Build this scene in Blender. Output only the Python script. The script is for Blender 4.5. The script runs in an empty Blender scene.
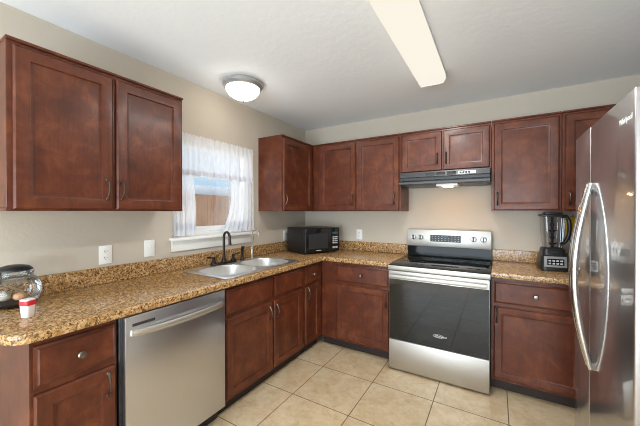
import bpy, bmesh, math, random
from mathutils import Vector, Matrix

random.seed(7)
S = bpy.context.scene
COL = S.collection
PI = math.pi

# ------------------------------------------------------------------ camera
cam_d = bpy.data.cameras.new('camera')
cam_d.sensor_width = 36.0
cam_d.sensor_fit = 'HORIZONTAL'
cam_d.lens = 36.0 * 292.93 / 640.0
cam_d.clip_start = 0.02
cam = bpy.data.objects.new('camera', cam_d)
COL.objects.link(cam)
cam.location = (2.1352, -3.1903, 1.3697)
cam.rotation_euler = (PI / 2 - 0.0053, 0, 0.5402)
S.camera = cam

# ------------------------------------------------------------------ view, world, lights
S.view_settings.view_transform = 'Standard'
S.view_settings.look = 'None'
S.view_settings.gamma = 1.0
S.view_settings.use_curve_mapping = False
S.view_settings.exposure = 0.05
S.cycles.filter_width = 1.0

world = bpy.data.worlds.new('world')
S.world = world
world.use_nodes = True
wn = world.node_tree.nodes
wl = world.node_tree.links
wn.clear()
w_out = wn.new('ShaderNodeOutputWorld')
w_bg = wn.new('ShaderNodeBackground')
w_tc = wn.new('ShaderNodeTexCoord')
w_sep = wn.new('ShaderNodeSeparateXYZ')
w_rmp = wn.new('ShaderNodeValToRGB')
w_rmp.color_ramp.elements[0].position = 0.0
w_rmp.color_ramp.elements[0].color = (0.66, 0.84, 1.0, 1)
w_rmp.color_ramp.elements[1].position = 0.6
w_rmp.color_ramp.elements[1].color = (0.22, 0.46, 0.95, 1)
wl.new(w_tc.outputs['Generated'], w_sep.inputs[0])
wl.new(w_sep.outputs['Z'], w_rmp.inputs[0])
wl.new(w_rmp.outputs[0], w_bg.inputs[0])
w_bg.inputs[1].default_value = 0.95
wl.new(w_bg.outputs[0], w_out.inputs[0])


def light(name, kind, loc, rot, energy, color=(1, 1, 1), size=None, size_y=None):
    d = bpy.data.lights.new(name, kind)
    d.energy = energy
    d.color = color
    if kind == 'AREA':
        d.shape = 'RECTANGLE'
        d.size = size
        d.size_y = size_y
    o = bpy.data.objects.new(name, d)
    COL.objects.link(o)
    o.location = loc
    o.rotation_euler = rot
    return o


sun = light('sun', 'SUN', (2, -8, 6), Vector((-0.33, 0.68, -0.60)).to_track_quat('-Z', 'Y').to_euler(), 24.0, (0.93, 0.97, 1.0))
sun.data.angle = math.radians(1.0)
# added fill for daylight at the rear glass door, tilted up to brighten ceiling 
light('rear_daylight_fill', 'AREA', (1.6, -5.58, 1.10), (PI / 2 + 0.55, 0, 0), 185, (0.80, 0.915, 1.0), 2.7, 1.9)
# daylight entering through the kitchen window
light('daylight_kitchen', 'AREA', (-0.16, -1.43, 1.56), (PI / 2, 0, -PI / 2), 3.0, (0.93, 0.97, 1.0), 0.8, 0.72)


# ------------------------------------------------------------------ materials
def mat(name):
    m = bpy.data.materials.new(name)
    m.use_nodes = True
    nt = m.node_tree
    b = nt.nodes['Principled BSDF']
    return m, nt, b


def plain(name, col, rough=0.5, metal=0.0, emit=None, estr=0.0, coat=0.0, spec=0.5):
    m, nt, b = mat(name)
    b.inputs['Base Color'].default_value = (*col, 1)
    b.inputs['Roughness'].default_value = rough
    b.inputs['Metallic'].default_value = metal
    b.inputs['Coat Weight'].default_value = coat
    b.inputs['Specular IOR Level'].default_value = spec
    if emit:
        b.inputs['Emission Color'].default_value = (*emit, 1)
        b.inputs['Emission Strength'].default_value = estr
    # faint procedural variation so that no surface is perfectly even
    tc = nt.nodes.new('ShaderNodeTexCoord')
    nz = nt.nodes.new('ShaderNodeTexNoise')
    nz.inputs['Scale'].default_value = 18.0
    nz.inputs['Detail'].default_value = 4.0
    nt.links.new(tc.outputs['Object'], nz.inputs['Vector'])
    mr = nt.nodes.new('ShaderNodeMapRange')
    mr.inputs['To Min'].default_value = max(0.0, rough - 0.03)
    mr.inputs['To Max'].default_value = min(1.0, rough + 0.03)
    nt.links.new(nz.outputs[0], mr.inputs['Value'])
    nt.links.new(mr.outputs[0], b.inputs['Roughness'])
    return m


def noise(nt, vec, scale, detail=4.0, rough=0.5, dist=0.0):
    n = nt.nodes.new('ShaderNodeTexNoise')
    n.inputs['Scale'].default_value = scale
    n.inputs['Detail'].default_value = detail
    n.inputs['Roughness'].default_value = rough
    n.inputs['Distortion'].default_value = dist
    nt.links.new(vec, n.inputs['Vector'])
    return n.outputs[0]


def ramp(nt, fac, stops):
    r = nt.nodes.new('ShaderNodeValToRGB')
    e = r.color_ramp.elements
    while len(e) < len(stops):
        e.new(0.5)
    for el, (p, c) in zip(e, stops):
        el.position = p
        el.color = (*c, 1)
    nt.links.new(fac, r.inputs[0])
    return r.outputs[0]


def mapping(nt, scale=(1, 1, 1), loc=(0, 0, 0), space='Object'):
    tc = nt.nodes.new('ShaderNodeTexCoord')
    mp = nt.nodes.new('ShaderNodeMapping')
    mp.inputs['Scale'].default_value = scale
    mp.inputs['Location'].default_value = loc
    nt.links.new(tc.outputs[space], mp.inputs['Vector'])
    return mp


def mixcol(nt, fac, a, b, mode='MIX'):
    n = nt.nodes.new('ShaderNodeMix')
    n.data_type = 'RGBA'
    n.blend_type = mode
    if isinstance(fac, float):
        n.inputs[0].default_value = fac
    else:
        nt.links.new(fac, n.inputs[0])
    for s, v in ((6, a), (7, b)):
        if isinstance(v, tuple):
            n.inputs[s].default_value = (*v, 1)
        else:
            nt.links.new(v, n.inputs[s])
    return n.outputs[2]


def bump(nt, b, h, strength, dist=0.002):
    n = nt.nodes.new('ShaderNodeBump')
    n.inputs['Strength'].default_value = strength
    n.inputs['Distance'].default_value = dist
    nt.links.new(h, n.inputs['Height'])
    nt.links.new(n.outputs[0], b.inputs['Normal'])


def wood_mat():
    m, nt, b = mat('cherry_wood')
    mp = mapping(nt)
    oi = nt.nodes.new('ShaderNodeObjectInfo')
    add = nt.nodes.new('ShaderNodeVectorMath')
    add.operation = 'ADD'
    mul = nt.nodes.new('ShaderNodeVectorMath')
    mul.operation = 'SCALE'
    mul.inputs[0].default_value = (7.0, 5.0, 9.0)
    nt.links.new(oi.outputs['Random'], mul.inputs['Scale'])
    nt.links.new(mp.outputs[0], add.inputs[0])
    nt.links.new(mul.outputs[0], add.inputs[1])
    st = nt.nodes.new('ShaderNodeVectorMath')
    st.operation = 'MULTIPLY'
    st.inputs[1].default_value = (14.0, 14.0, 1.6)
    nt.links.new(add.outputs[0], st.inputs[0])
    mott = noise(nt, add.outputs[0], 9.0, 5.0, 0.6, 0.6)
    grain = noise(nt, st.outputs[0], 5.0, 6.0, 0.65, 0.4)
    c1 = ramp(nt, mott, [(0.28, (0.070, 0.0170, 0.0078)), (0.5, (0.110, 0.0275, 0.0115)), (0.74, (0.185, 0.0520, 0.0200))])
    c2 = ramp(nt, grain, [(0.3, (0.62, 0.58, 0.56)), (0.6, (1.0, 1.0, 1.0))])
    col = mixcol(nt, 0.55, c1, c2, 'MULTIPLY')
    nt.links.new(col, b.inputs['Base Color'])
    b.inputs['Roughness'].default_value = 0.36
    b.inputs['Coat Weight'].default_value = 0.10
    b.inputs['Specular IOR Level'].default_value = 0.33
    b.inputs['Coat Roughness'].default_value = 0.16
    bump(nt, b, grain, 0.05, 0.001)
    return m


def granite_mat():
    m, nt, b = mat('speckled_laminate')
    mp = mapping(nt)
    v = mp.outputs[0]
    n1 = noise(nt, v, 78.0, 6.0, 0.72, 0.5)
    n2 = noise(nt, v, 40.0, 4.0, 0.6, 0.8)
    n3 = noise(nt, v, 115.0, 3.0, 0.6)
    base = ramp(nt, n1, [(0.33, (0.030, 0.014, 0.007)), (0.43, (0.15, 0.075, 0.028)), (0.50, (0.42, 0.235, 0.090)),
                         (0.60, (0.59, 0.395, 0.195)), (0.72, (0.72, 0.58, 0.39))])
    gold = mixcol(nt, ramp(nt, n2, [(0.53, (0, 0, 0)), (0.66, (1, 1, 1))]), base, (0.32, 0.155, 0.048))
    spk = mixcol(nt, ramp(nt, n3, [(0.60, (0, 0, 0)), (0.64, (1, 1, 1))]), gold, (0.022, 0.012, 0.008))
    nt.links.new(spk, b.inputs['Base Color'])
    b.inputs['Roughness'].default_value = 0.21
    return m


def floor_mat():
    m, nt, b = mat('travertine_floor_tile')
    mp = mapping(nt, loc=(-0.832, 0.963, 0))
    v = mp.outputs[0]
    br = nt.nodes.new('ShaderNodeTexBrick')
    br.offset = 0.0
    br.squash = 1.0
    br.inputs['Scale'].default_value = 1.0
    br.inputs['Mortar Size'].default_value = 0.0032
    br.inputs['Mortar Smooth'].default_value = 0.1
    br.inputs['Brick Width'].default_value = 0.46
    br.inputs['Row Height'].default_value = 0.452
    br.inputs['Color1'].default_value = (0, 0, 0, 1)
    br.inputs['Color2'].default_value = (1, 1, 1, 1)
    nt.links.new(v, br.inputs['Vector'])
    n1 = noise(nt, v, 6.0, 8.0, 0.72, 0.5)
    n2 = noise(nt, v, 22.0, 5.0, 0.62, 0.5)
    base = ramp(nt, n1, [(0.30, (0.46, 0.325, 0.185)), (0.45, (0.565, 0.425, 0.265)), (0.60, (0.64, 0.515, 0.35)), (0.75, (0.66, 0.56, 0.42))])
    fine = ramp(nt, n2, [(0.33, (0.78, 0.72, 0.64)), (0.52, (1, 1, 1))])
    t = mixcol(nt, 0.55, base, fine, 'MULTIPLY')
    tone = mixcol(nt, br.outputs['Color'], (0.93, 0.92, 0.90), (1.05, 1.05, 1.05))
    t = mixcol(nt, 1.0, t, tone, 'MULTIPLY')
    col = mixcol(nt, br.outputs['Fac'], t, (0.15, 0.095, 0.055))
    nt.links.new(col, b.inputs['Base Color'])
    rg = nt.nodes.new('ShaderNodeMapRange')
    rg.inputs['To Min'].default_value = 0.30
    rg.inputs['To Max'].default_value = 0.85
    nt.links.new(br.outputs['Fac'], rg.inputs['Value'])
    nt.links.new(rg.outputs[0], b.inputs['Roughness'])
    inv = nt.nodes.new('ShaderNodeMath')
    inv.operation = 'SUBTRACT'
    inv.inputs[0].default_value = 1.0
    nt.links.new(br.outputs['Fac'], inv.inputs[1])
    bump(nt, b, inv.outputs[0], 0.5, 0.002)
    return m


def plaster_mat(name, col, scale, strength, dist):
    m, nt, b = mat(name)
    mp = mapping(nt)
    n = noise(nt, mp.outputs[0], scale, 4.0, 0.55, 0.3)
    h = ramp(nt, n, [(0.40, (0, 0, 0)), (0.62, (1, 1, 1))])
    var = noise(nt, mp.outputs[0], 1.3, 2.0)
    c = mixcol(nt, ramp(nt, var, [(0.3, (0, 0, 0)), (0.7, (1, 1, 1))]), tuple(x * 0.97 for x in col), tuple(min(1, x * 1.02) for x in col))
    nt.links.new(c, b.inputs['Base Color'])
    b.inputs['Roughness'].default_value = 0.75
    bump(nt, b, h, strength, dist)
    return m


def steel_mat(name, col, rough, axis='x', aniso=0.0):
    m, nt, b = mat(name)
    sc = {'x': (1.2, 120, 120), 'z': (120, 120, 1.2)}[axis]
    mp = mapping(nt, scale=sc)
    n = noise(nt, mp.outputs[0], 4.0, 3.0, 0.6)
    mr = nt.nodes.new('ShaderNodeMapRange')
    mr.inputs['To Min'].default_value = rough * 0.85
    mr.inputs['To Max'].default_value = rough * 1.15
    nt.links.new(n, mr.inputs['Value'])
    nt.links.new(mr.outputs[0], b.inputs['Roughness'])
    c = mixcol(nt, n, tuple(x * 0.94 for x in col), tuple(min(1, x * 1.04) for x in col))
    nt.links.new(c, b.inputs['Base Color'])
    b.inputs['Metallic'].default_value = 1.0
    b.inputs['Anisotropic'].default_value = aniso
    return m


def thin_glass(name, tint=(1, 1, 1), refl=1.0):
    m = bpy.data.materials.new(name)
    m.use_nodes = True
    nt = m.node_tree
    nt.nodes.clear()
    out = nt.nodes.new('ShaderNodeOutputMaterial')
    tr = nt.nodes.new('ShaderNodeBsdfTransparent')
    tr.inputs[0].default_value = (*tint, 1)
    gl = nt.nodes.new('ShaderNodeBsdfGlossy')
    gl.inputs['Roughness'].default_value = 0.03
    fr = nt.nodes.new('ShaderNodeFresnel')
    fr.inputs[0].default_value = 1.5
    mu = nt.nodes.new('ShaderNodeMath')
    mu.operation = 'MULTIPLY'
    mu.inputs[1].default_value = refl
    mu.use_clamp = True
    mx = nt.nodes.new('ShaderNodeMixShader')
    nt.links.new(fr.outputs[0], mu.inputs[0])
    nt.links.new(mu.outputs[0], mx.inputs[0])
    nt.links.new(tr.outputs[0], mx.inputs[1])
    nt.links.new(gl.outputs[0], mx.inputs[2])
    nt.links.new(mx.outputs[0], out.inputs[0])
    return m


def sheer_mat(name, col, see):
    m = bpy.data.materials.new(name)
    m.use_nodes = True
    nt = m.node_tree
    nt.nodes.clear()
    out = nt.nodes.new('ShaderNodeOutputMaterial')
    tr = nt.nodes.new('ShaderNodeBsdfTransparent')
    df = nt.nodes.new('ShaderNodeBsdfDiffuse')
    tl = nt.nodes.new('ShaderNodeBsdfTranslucent')
    df.inputs[0].default_value = (*col, 1)
    tl.inputs[0].default_value = (*col, 1)
    m1 = nt.nodes.new('ShaderNodeMixShader')
    m1.inputs[0].default_value = 0.5
    m2 = nt.nodes.new('ShaderNodeMixShader')
    mp = mapping(nt, scale=(1, 1, 0.25))
    n = noise(nt, mp.outputs[0], 60.0, 3.0)
    mr = nt.nodes.new('ShaderNodeMapRange')
    mr.inputs['To Min'].default_value = 1.0 - see - 0.08
    mr.inputs['To Max'].default_value = 1.0 - see + 0.08
    nt.links.new(n, mr.inputs['Value'])
    nt.links.new(mr.outputs[0], m2.inputs[0])
    nt.links.new(df.outputs[0], m1.inputs[1])
    nt.links.new(tl.outputs[0], m1.inputs[2])
    nt.links.new(tr.outputs[0], m2.inputs[1])
    nt.links.new(m1.outputs[0], m2.inputs[2])
    nt.links.new(m2.outputs[0], out.inputs[0])
    return m


def fence_mat():
    m, nt, b = mat('weathered_fence_wood')
    mp = mapping(nt)
    oi = nt.nodes.new('ShaderNodeObjectInfo')
    st = nt.nodes.new('ShaderNodeVectorMath')
    st.operation = 'MULTIPLY'
    st.inputs[1].default_value = (8, 8, 0.7)
    nt.links.new(mp.outputs[0], st.inputs[0])
    n = noise(nt, st.outputs[0], 3.0, 5.0, 0.6)
    c = ramp(nt, n, [(0.3, (0.085, 0.042, 0.022)), (0.7, (0.165, 0.088, 0.050))])
    nt.links.new(c, b.inputs['Base Color'])
    b.inputs['Roughness'].default_value = 0.9
    return m


def diffuser_mat():
    m = bpy.data.materials.new('lit_diffuser')
    m.use_nodes = True
    nt = m.node_tree
    nt.nodes.clear()
    out = nt.nodes.new('ShaderNodeOutputMaterial')
    tr = nt.nodes.new('ShaderNodeBsdfTransparent')
    em = nt.nodes.new('ShaderNodeEmission')
    em.inputs[0].default_value = (1.0, 0.93, 0.80, 1)
    em.inputs[1].default_value = 0.95
    mx = nt.nodes.new('ShaderNodeMixShader')
    mp = mapping(nt)
    n = noise(nt, mp.outputs[0], 90.0, 2.0)
    mr = nt.nodes.new('ShaderNodeMapRange')
    mr.inputs['To Min'].default_value = 0.82
    mr.inputs['To Max'].default_value = 0.88
    nt.links.new(n, mr.inputs['Value'])
    nt.links.new(mr.outputs[0], mx.inputs[0])
    nt.links.new(tr.outputs[0], mx.inputs[1])
    nt.links.new(em.outputs[0], mx.inputs[2])
    nt.links.new(mx.outputs[0], out.inputs[0])
    return m


M = {}
M['wood'] = wood_mat()
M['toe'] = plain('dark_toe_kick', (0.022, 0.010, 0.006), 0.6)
M['granite'] = granite_mat()
M['floor'] = floor_mat()
M['wall'] = plaster_mat('beige_wall_paint', (0.53, 0.465, 0.385), 60.0, 0.12, 0.002)
M['ceil'] = plaster_mat('textured_ceiling_paint', (0.85, 0.87, 0.895), 22.0, 0.22, 0.002)
M['white'] = plain('white_vinyl', (0.82, 0.82, 0.81), 0.35)
M['trim'] = plain('white_painted_trim', (0.78, 0.76, 0.72), 0.4)
M['plate'] = plain('white_plastic_plate', (0.84, 0.83, 0.80), 0.3)
M['slot'] = plain('dark_slot', (0.03, 0.03, 0.03), 0.6)
M['steel'] = steel_mat('brushed_steel', (0.61, 0.615, 0.65), 0.30, 'z', 0.3)
M['steel_range'] = steel_mat('bright_brushed_steel', (0.55, 0.53, 0.495), 0.46, 'x', 0.3)
M['steel_fridge'] = steel_mat('polished_steel', (0.44, 0.415, 0.415), 0.34, 'z')
_b = M['steel_fridge'].node_tree.nodes['Principled BSDF']
_b.inputs['Coat Weight'].default_value = 1.0
_b.inputs['Coat IOR'].default_value = 1.7
_b.inputs['Coat Roughness'].default_value = 0.05
M['steel_handle'] = steel_mat('satin_handle_steel', (0.70, 0.70, 0.70), 0.22, 'z')
M['sink'] = steel_mat('sink_steel', (0.74, 0.74, 0.73), 0.36, 'x')
M['chrome'] = plain('chrome', (0.50, 0.485, 0.46), 0.22, 1.0)
M['nickel'] = plain('antique_pewter', (0.115, 0.095, 0.08), 0.38, 1.0)
M['knob'] = plain('brushed_nickel_knob', (0.24, 0.215, 0.19), 0.30, 1.0)
M['bronze'] = plain('oil_rubbed_bronze', (0.035, 0.026, 0.022), 0.30, 0.7)
M['black'] = plain('black_plastic', (0.012, 0.012, 0.013), 0.38)
M['black_gloss'] = plain('black_gloss_plastic', (0.008, 0.008, 0.009), 0.12)
M['black_glass'] = plain('black_glass', (0.008, 0.009, 0.010), 0.05, spec=0.12)
M['oven_glass'] = plain('oven_door_glass', (0.006, 0.006, 0.006), 0.03, spec=0.5)
M['mw_window'] = plain('microwave_window', (0.03, 0.03, 0.032), 0.16)
M['char'] = plain('charcoal_enamel', (0.05, 0.05, 0.052), 0.35, 0.3)
M['grey'] = plain('grey_print', (0.45, 0.45, 0.45), 0.5)
M['lightprint'] = plain('pale_print', (0.75, 0.75, 0.75), 0.5)
M['silver'] = plain('silver_plastic', (0.42, 0.42, 0.42), 0.32, 0.6)
M['teal'] = plain('clock_digits', (0.02, 0.05, 0.06), 0.5, emit=(0.1, 0.5, 0.6), estr=0.06)
M['red'] = plain('red_plastic', (0.62, 0.02, 0.035), 0.35)
M['tub'] = plain('white_tub_plastic', (0.82, 0.76, 0.74), 0.4)
M['yellow'] = plain('yellow_cloth', (0.85, 0.55, 0.02), 0.6)
M['glass'] = thin_glass('clear_glass', (0.97, 0.98, 0.98), 0.8)
M['pane'] = thin_glass('window_glass', (0.97, 0.99, 0.985), 0.6)
M['jar_glass'] = thin_glass('blender_jar_plastic', (0.80, 0.81, 0.84), 1.6)
M['water'] = thin_glass('water', (0.93, 0.95, 0.95), 0.5)
M['gravel'] = plain('black_gravel', (0.02, 0.018, 0.02), 0.5)
M['shell'] = plain('peach_shell', (0.55, 0.30, 0.16), 0.5)
M['stone'] = plain('pale_stone', (0.42, 0.38, 0.32), 0.6)
M['sheer'] = sheer_mat('white_sheer_fabric', (0.90, 0.90, 0.93), 0.24)
M['hem'] = sheer_mat('white_lace_band', (0.74, 0.74, 0.78), 0.12)
M['diffuser'] = diffuser_mat()
M['shade'] = plain('lit_frosted_glass', (0.9, 0.9, 0.88), 0.3, emit=(1.0, 0.96, 0.88), estr=9.5)
M['bulb'] = plain('lit_hood_lens', (0.9, 0.85, 0.7), 0.4, emit=(1.0, 0.52, 0.16), estr=66.0)
M['fence'] = fence_mat()
M['stucco'] = plain('pale_exterior_paint', (0.20, 0.21, 0.225), 0.8)
M['ground'] = plain('dry_ground', (0.36, 0.30, 0.22), 0.95)
M['roof'] = plain('roof_surface', (0.30, 0.28, 0.26), 0.9)


# ------------------------------------------------------------------ mesh helpers
def nb():
    return bmesh.new()


def box(bm, x0, x1, y0, y1, z0, z1, bev=0.0, seg=2):
    vs = [bm.verts.new((x, y, z)) for x in (x0, x1) for y in (y0, y1) for z in (z0, z1)]
    idx = [(0, 1, 3, 2), (4, 6, 7, 5), (0, 4, 5, 1), (2, 3, 7, 6), (0, 2, 6, 4), (1, 5, 7, 3)]
    fs = [bm.faces.new([vs[i] for i in f]) for f in idx]
    if bev > 0:
        es = list({e for f in fs for e in f.edges})
        bmesh.ops.bevel(bm, geom=es, offset=bev, segments=seg, profile=0.5, affect='EDGES')
    return bm


def rings(bm, w, h, levels, x0=0.0, z0=0.0, fill_back=True):
    """Nested rectangles in the local XZ plane: levels = [(inset, y), ...] from the back outwards to the middle."""
    prev = None
    for inset, y in levels:
        r = [bm.verts.new((x0 + a, y, z0 + c)) for a, c in
             ((inset, inset), (w - inset, inset), (w - inset, h - inset), (inset, h - inset))]
        if prev:
            for i in range(4):
                j = (i + 1) % 4
                bm.faces.new((prev[i], prev[j], r[j], r[i]))
        elif fill_back:
            bm.faces.new(list(reversed(r)))
        prev = r
    bm.faces.new(prev)
    return bm


def tube(bm, pts, radii, seg=10, flat=1.0, cap=True):
    pts = [Vector(p) for p in pts]
    n = len(pts)
    if not hasattr(radii, '__len__'):
        radii = [radii] * n
    prev = None
    ref = None
    for i, p in enumerate(pts):
        t = (pts[min(i + 1, n - 1)] - pts[max(i - 1, 0)]).normalized()
        if ref is None:
            ref = Vector((0, 0, 1)) if abs(t.z) < 0.9 else Vector((1, 0, 0))
        a = (ref - t * ref.dot(t)).normalized()
        b = t.cross(a)
        ref = a
        ring = [bm.verts.new(p + (a * math.cos(2 * PI * k / seg) + b * math.sin(2 * PI * k / seg) * flat) * radii[i]) for k in range(seg)]
        if prev:
            for k in range(seg):
                j = (k + 1) % seg
                bm.faces.new((prev[k], prev[j], ring[j], ring[k]))
        elif cap:
            bm.faces.new(list(reversed(ring)))
        prev = ring
    if cap:
        bm.faces.new(prev)
    return bm


def lathe(bm, prof, seg=24, o=(0, 0, 0), axis='z', sx=1.0, sy=1.0):
    """prof = [(radius, height)...]; closed with caps when the ends have a radius."""
    o = Vector(o)

    def P(r, h, a):
        c, s = r * math.cos(a) * sx, r * math.sin(a) * sy
        if axis == 'z':
            return o + Vector((c, s, h))
        if axis == 'y':
            return o + Vector((c, h, -s))
        return o + Vector((h, c, s))
    prev = None
    first = None
    for r, h in prof:
        if r < 1e-6:
            ring = [bm.verts.new(P(0, h, 0))]
        else:
            ring = [bm.verts.new(P(r, h, 2 * PI * k / seg)) for k in range(seg)]
        if prev:
            if len(ring) == 1 and len(prev) == 1:
                pass
            elif len(ring) == 1:
                for k in range(seg):
                    bm.faces.new((prev[k], prev[(k + 1) % seg], ring[0]))
            elif len(prev) == 1:
                for k in range(seg):
                    bm.faces.new((prev[0], ring[(k + 1) % seg], ring[k]))
            else:
                for k in range(seg):
                    j = (k + 1) % seg
                    bm.faces.new((prev[k], prev[j], ring[j], ring[k]))
        else:
            first = ring
        prev = ring
    if len(first) > 1:
        bm.faces.new(list(reversed(first)))
    if len(prev) > 1:
        bm.faces.new(prev)
    return bm


def obj(name, bm, m, parent=None, loc=None, rot=None, smooth=32):
    bmesh.ops.recalc_face_normals(bm, faces=bm.faces[:])
    me = bpy.data.meshes.new(name)
    bm.to_mesh(me)
    bm.free()
    return link(name, me, m, parent, loc, rot, smooth)


def link(name, me, m, parent=None, loc=None, rot=None, smooth=32):
    if m:
        me.materials.append(m)
    if smooth:
        for p in me.polygons:
            p.use_smooth = True
        me.set_sharp_from_angle(angle=math.radians(smooth))
    o = bpy.data.objects.new(name, me)
    COL.objects.link(o)
    if parent:
        o.parent = parent
    if loc:
        o.location = loc
    if rot:
        o.rotation_euler = rot
    return o


def plate_mesh(name, outlines, z0, z1, bev=0.0):
    """A flat slab with holes: the first outline is the outside."""
    cu = bpy.data.curves.new(name, 'CURVE')
    cu.dimensions = '2D'
    cu.fill_mode = 'BOTH'
    cu.extrude = (z1 - z0) / 2 - bev
    cu.bevel_depth = bev
    cu.bevel_resolution = 2
    cu.offset = -bev
    for pts in outlines:
        sp = cu.splines.new('POLY')
        sp.points.add(len(pts) - 1)
        for q, (x, y) in zip(sp.points, pts):
            q.co = (x, y, 0, 1)
        sp.use_cyclic_u = True
    t = bpy.data.objects.new(name, cu)
    COL.objects.link(t)
    bpy.context.view_layer.update()
    dg = bpy.context.evaluated_depsgraph_get()
    me = bpy.data.meshes.new_from_object(t.evaluated_get(dg))
    bpy.data.objects.remove(t)
    me.transform(Matrix.Translation((0, 0, (z0 + z1) / 2)))
    bm = bmesh.new()
    bm.from_mesh(me)
    bmesh.ops.remove_doubles(bm, verts=bm.verts[:], dist=1e-5)
    bmesh.ops.recalc_face_normals(bm, faces=bm.faces[:])
    bm.to_mesh(me)
    bm.free()
    me.name = name
    return me


def text_mesh(name, body, size, depth=0.0006):
    cu = bpy.data.curves.new(name, 'FONT')
    cu.body = body
    cu.size = size
    cu.extrude = depth
    cu.align_x = 'CENTER'
    cu.align_y = 'CENTER'
    t = bpy.data.objects.new(name, cu)
    COL.objects.link(t)
    bpy.context.view_layer.update()
    dg = bpy.context.evaluated_depsgraph_get()
    me = bpy.data.meshes.new_from_object(t.evaluated_get(dg))
    bpy.data.objects.remove(t)
    me.name = name
    return me


def rrect(x0, x1, y0, y1, r, n=6):
    pts = []
    for cx, cy, a0 in ((x1 - r, y1 - r, 0), (x0 + r, y1 - r, 90), (x0 + r, y0 + r, 180), (x1 - r, y0 + r, 270)):
        for k in range(n + 1):
            a = math.radians(a0 + 90 * k / n)
            pts.append((cx + r * math.cos(a), cy + r * math.sin(a)))
    return pts


def tag(o, label, cat, group=None):
    o['label'] = label
    o['category'] = cat
    if group:
        o['group'] = group
    return o


def thing(name, label, cat, loc=(0, 0, 0), rz=0.0, group=None):
    o = bpy.data.objects.new(name, None)
    o.empty_display_size = 0.1
    COL.objects.link(o)
    o.location = loc
    o.rotation_euler = (0, 0, rz)
    return tag(o, label, cat, group)


def struct(o):
    o['kind'] = 'structure'
    return o


# ------------------------------------------------------------------ the room
H = 2.423
XR, YR = 3.36, -5.7
struct(obj('floor', box(nb(), -0.12, XR + 0.12, YR - 0.12, 0.12, -0.1, 0.0), M['floor'], smooth=0))
struct(obj('ceiling', box(nb(), -0.5, XR + 0.5, YR - 0.5, 0.5, H, H + 0.12), M['ceil'], smooth=0))
struct(obj('wall_back', box(nb(), -0.12, XR + 0.12, 0.0, 0.12, 0, H), M['wall'], smooth=0))
WY0, WY1, WZ0, WZ1 = -1.835, -0.995, 1.165, 1.955      # kitchen window opening


def holed_wall(name, u0, u1, holes, mode, pos, t):
    """A wall with rectangular openings, built of the blocks around them."""
    bm = nb()
    us = sorted({u0, u1, *[h[0] for h in holes], *[h[1] for h in holes]})
    zs = sorted({0.0, H, *[h[2] for h in holes], *[h[3] for h in holes]})
    for a, b in zip(us, us[1:]):
        for c, d in zip(zs, zs[1:]):
            if any(h[0] <= a and b <= h[1] and h[2] <= c and d <= h[3] for h in holes):
                continue
            if mode == 'x':
                box(bm, pos, pos + t, a, b, c, d)
            else:
                box(bm, a, b, pos, pos + t, c, d)
    bmesh.ops.remove_doubles(bm, verts=bm.verts[:], dist=1e-5)
    seen = {}
    for f in bm.faces[:]:
        k = tuple(sorted(v.index for v in f.verts)) if False else tuple(sorted((round(v.co.x, 4), round(v.co.y, 4), round(v.co.z, 4)) for v in f.verts))
        seen.setdefault(k, []).append(f)
    for fs in seen.values():
        if len(fs) > 1:
            bmesh.ops.delete(bm, geom=fs, context='FACES_ONLY')
    return struct(obj(name, bm, M['wall'], smooth=0))


holed_wall('wall_left', YR, 0.0, [(WY0, WY1, WZ0, WZ1)], 'x', -0.12, 0.12)
holed_wall('wall_right', YR, 0.0, [], 'x', XR, 0.12)
holed_wall('wall_rear', -0.12, XR + 0.12, [(0.25, 2.95, 0.0, 2.1)], 'y', YR - 0.12, 0.12)

# glass door behind the camera
d1 = thing('door_1', 'white framed sliding glass door behind the camera', 'door', (1.6, YR - 0.06, 0))
struct(d1)
bm = nb()
for x0, x1 in ((-1.35, -1.27), (-0.05, 0.05), (1.27, 1.35)):
    box(bm, x0, x1, -0.04, 0.04, 0.0, 2.1, 0.004)
box(bm, -1.27, 1.27, -0.035, 0.035, 2.02, 2.1, 0.004)
box(bm, -1.27, 1.27, -0.035, 0.035, 0.0, 0.09, 0.004)
obj('door_frame', bm, M['white'], d1)
obj('pane', box(nb(), -1.27, 1.27, -0.004, 0.004, 0.09, 2.02), M['pane'], d1)
# kitchen window
w1 = thing('window_1', 'white vinyl single hung window above the sink', 'window', (-0.075, 0, 0))
struct(w1)
bm = nb()
box(bm, -0.035, 0.035, WY0, WY0 + 0.04, WZ0, WZ1, 0.003)
box(bm, -0.035, 0.035, WY1 - 0.04, WY1, WZ0, WZ1, 0.003)
box(bm, -0.033, 0.033, WY0 + 0.04, WY1 - 0.04, WZ1 - 0.04, WZ1, 0.003)
box(bm, -0.033, 0.033, WY0 + 0.04, WY1 - 0.04, WZ0, WZ0 + 0.03, 0.003)
obj('window_frame', bm, M['white'], w1)
bm = nb()
box(bm, 0.0, 0.028, WY0 + 0.04, WY0 + 0.085, WZ0 + 0.03, 1.60, 0.003)
box(bm, 0.0, 0.028, WY1 - 0.085, WY1 - 0.04, WZ0 + 0.03, 1.60, 0.003)
box(bm, 0.0, 0.027, WY0 + 0.085, WY1 - 0.085, WZ0 + 0.03, WZ0 + 0.075, 0.003)
box(bm, -0.01, 0.027, WY0 + 0.085, WY1 - 0.085, 1.68, 1.715, 0.003)
obj('sash', bm, M['white'], w1)
obj('pane', box(nb(), 0.010, 0.014, WY0 + 0.085, WY1 - 0.085, WZ0 + 0.07, WZ1 - 0.04), M['pane'], w1)
# sill board with its apron
sill = nb()
box(sill, -0.04, 0.075, WY0 - 0.035, WY1 + 0.015, WZ0 - 0.02, WZ0 + 0.002, 0.006)
box(sill, 0.001, 0.022, WY0 - 0.02, WY1 + 0.005, WZ0 - 0.105, WZ0 - 0.02, 0.004)
struct(obj('trim_1', sill, M['trim']))

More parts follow.
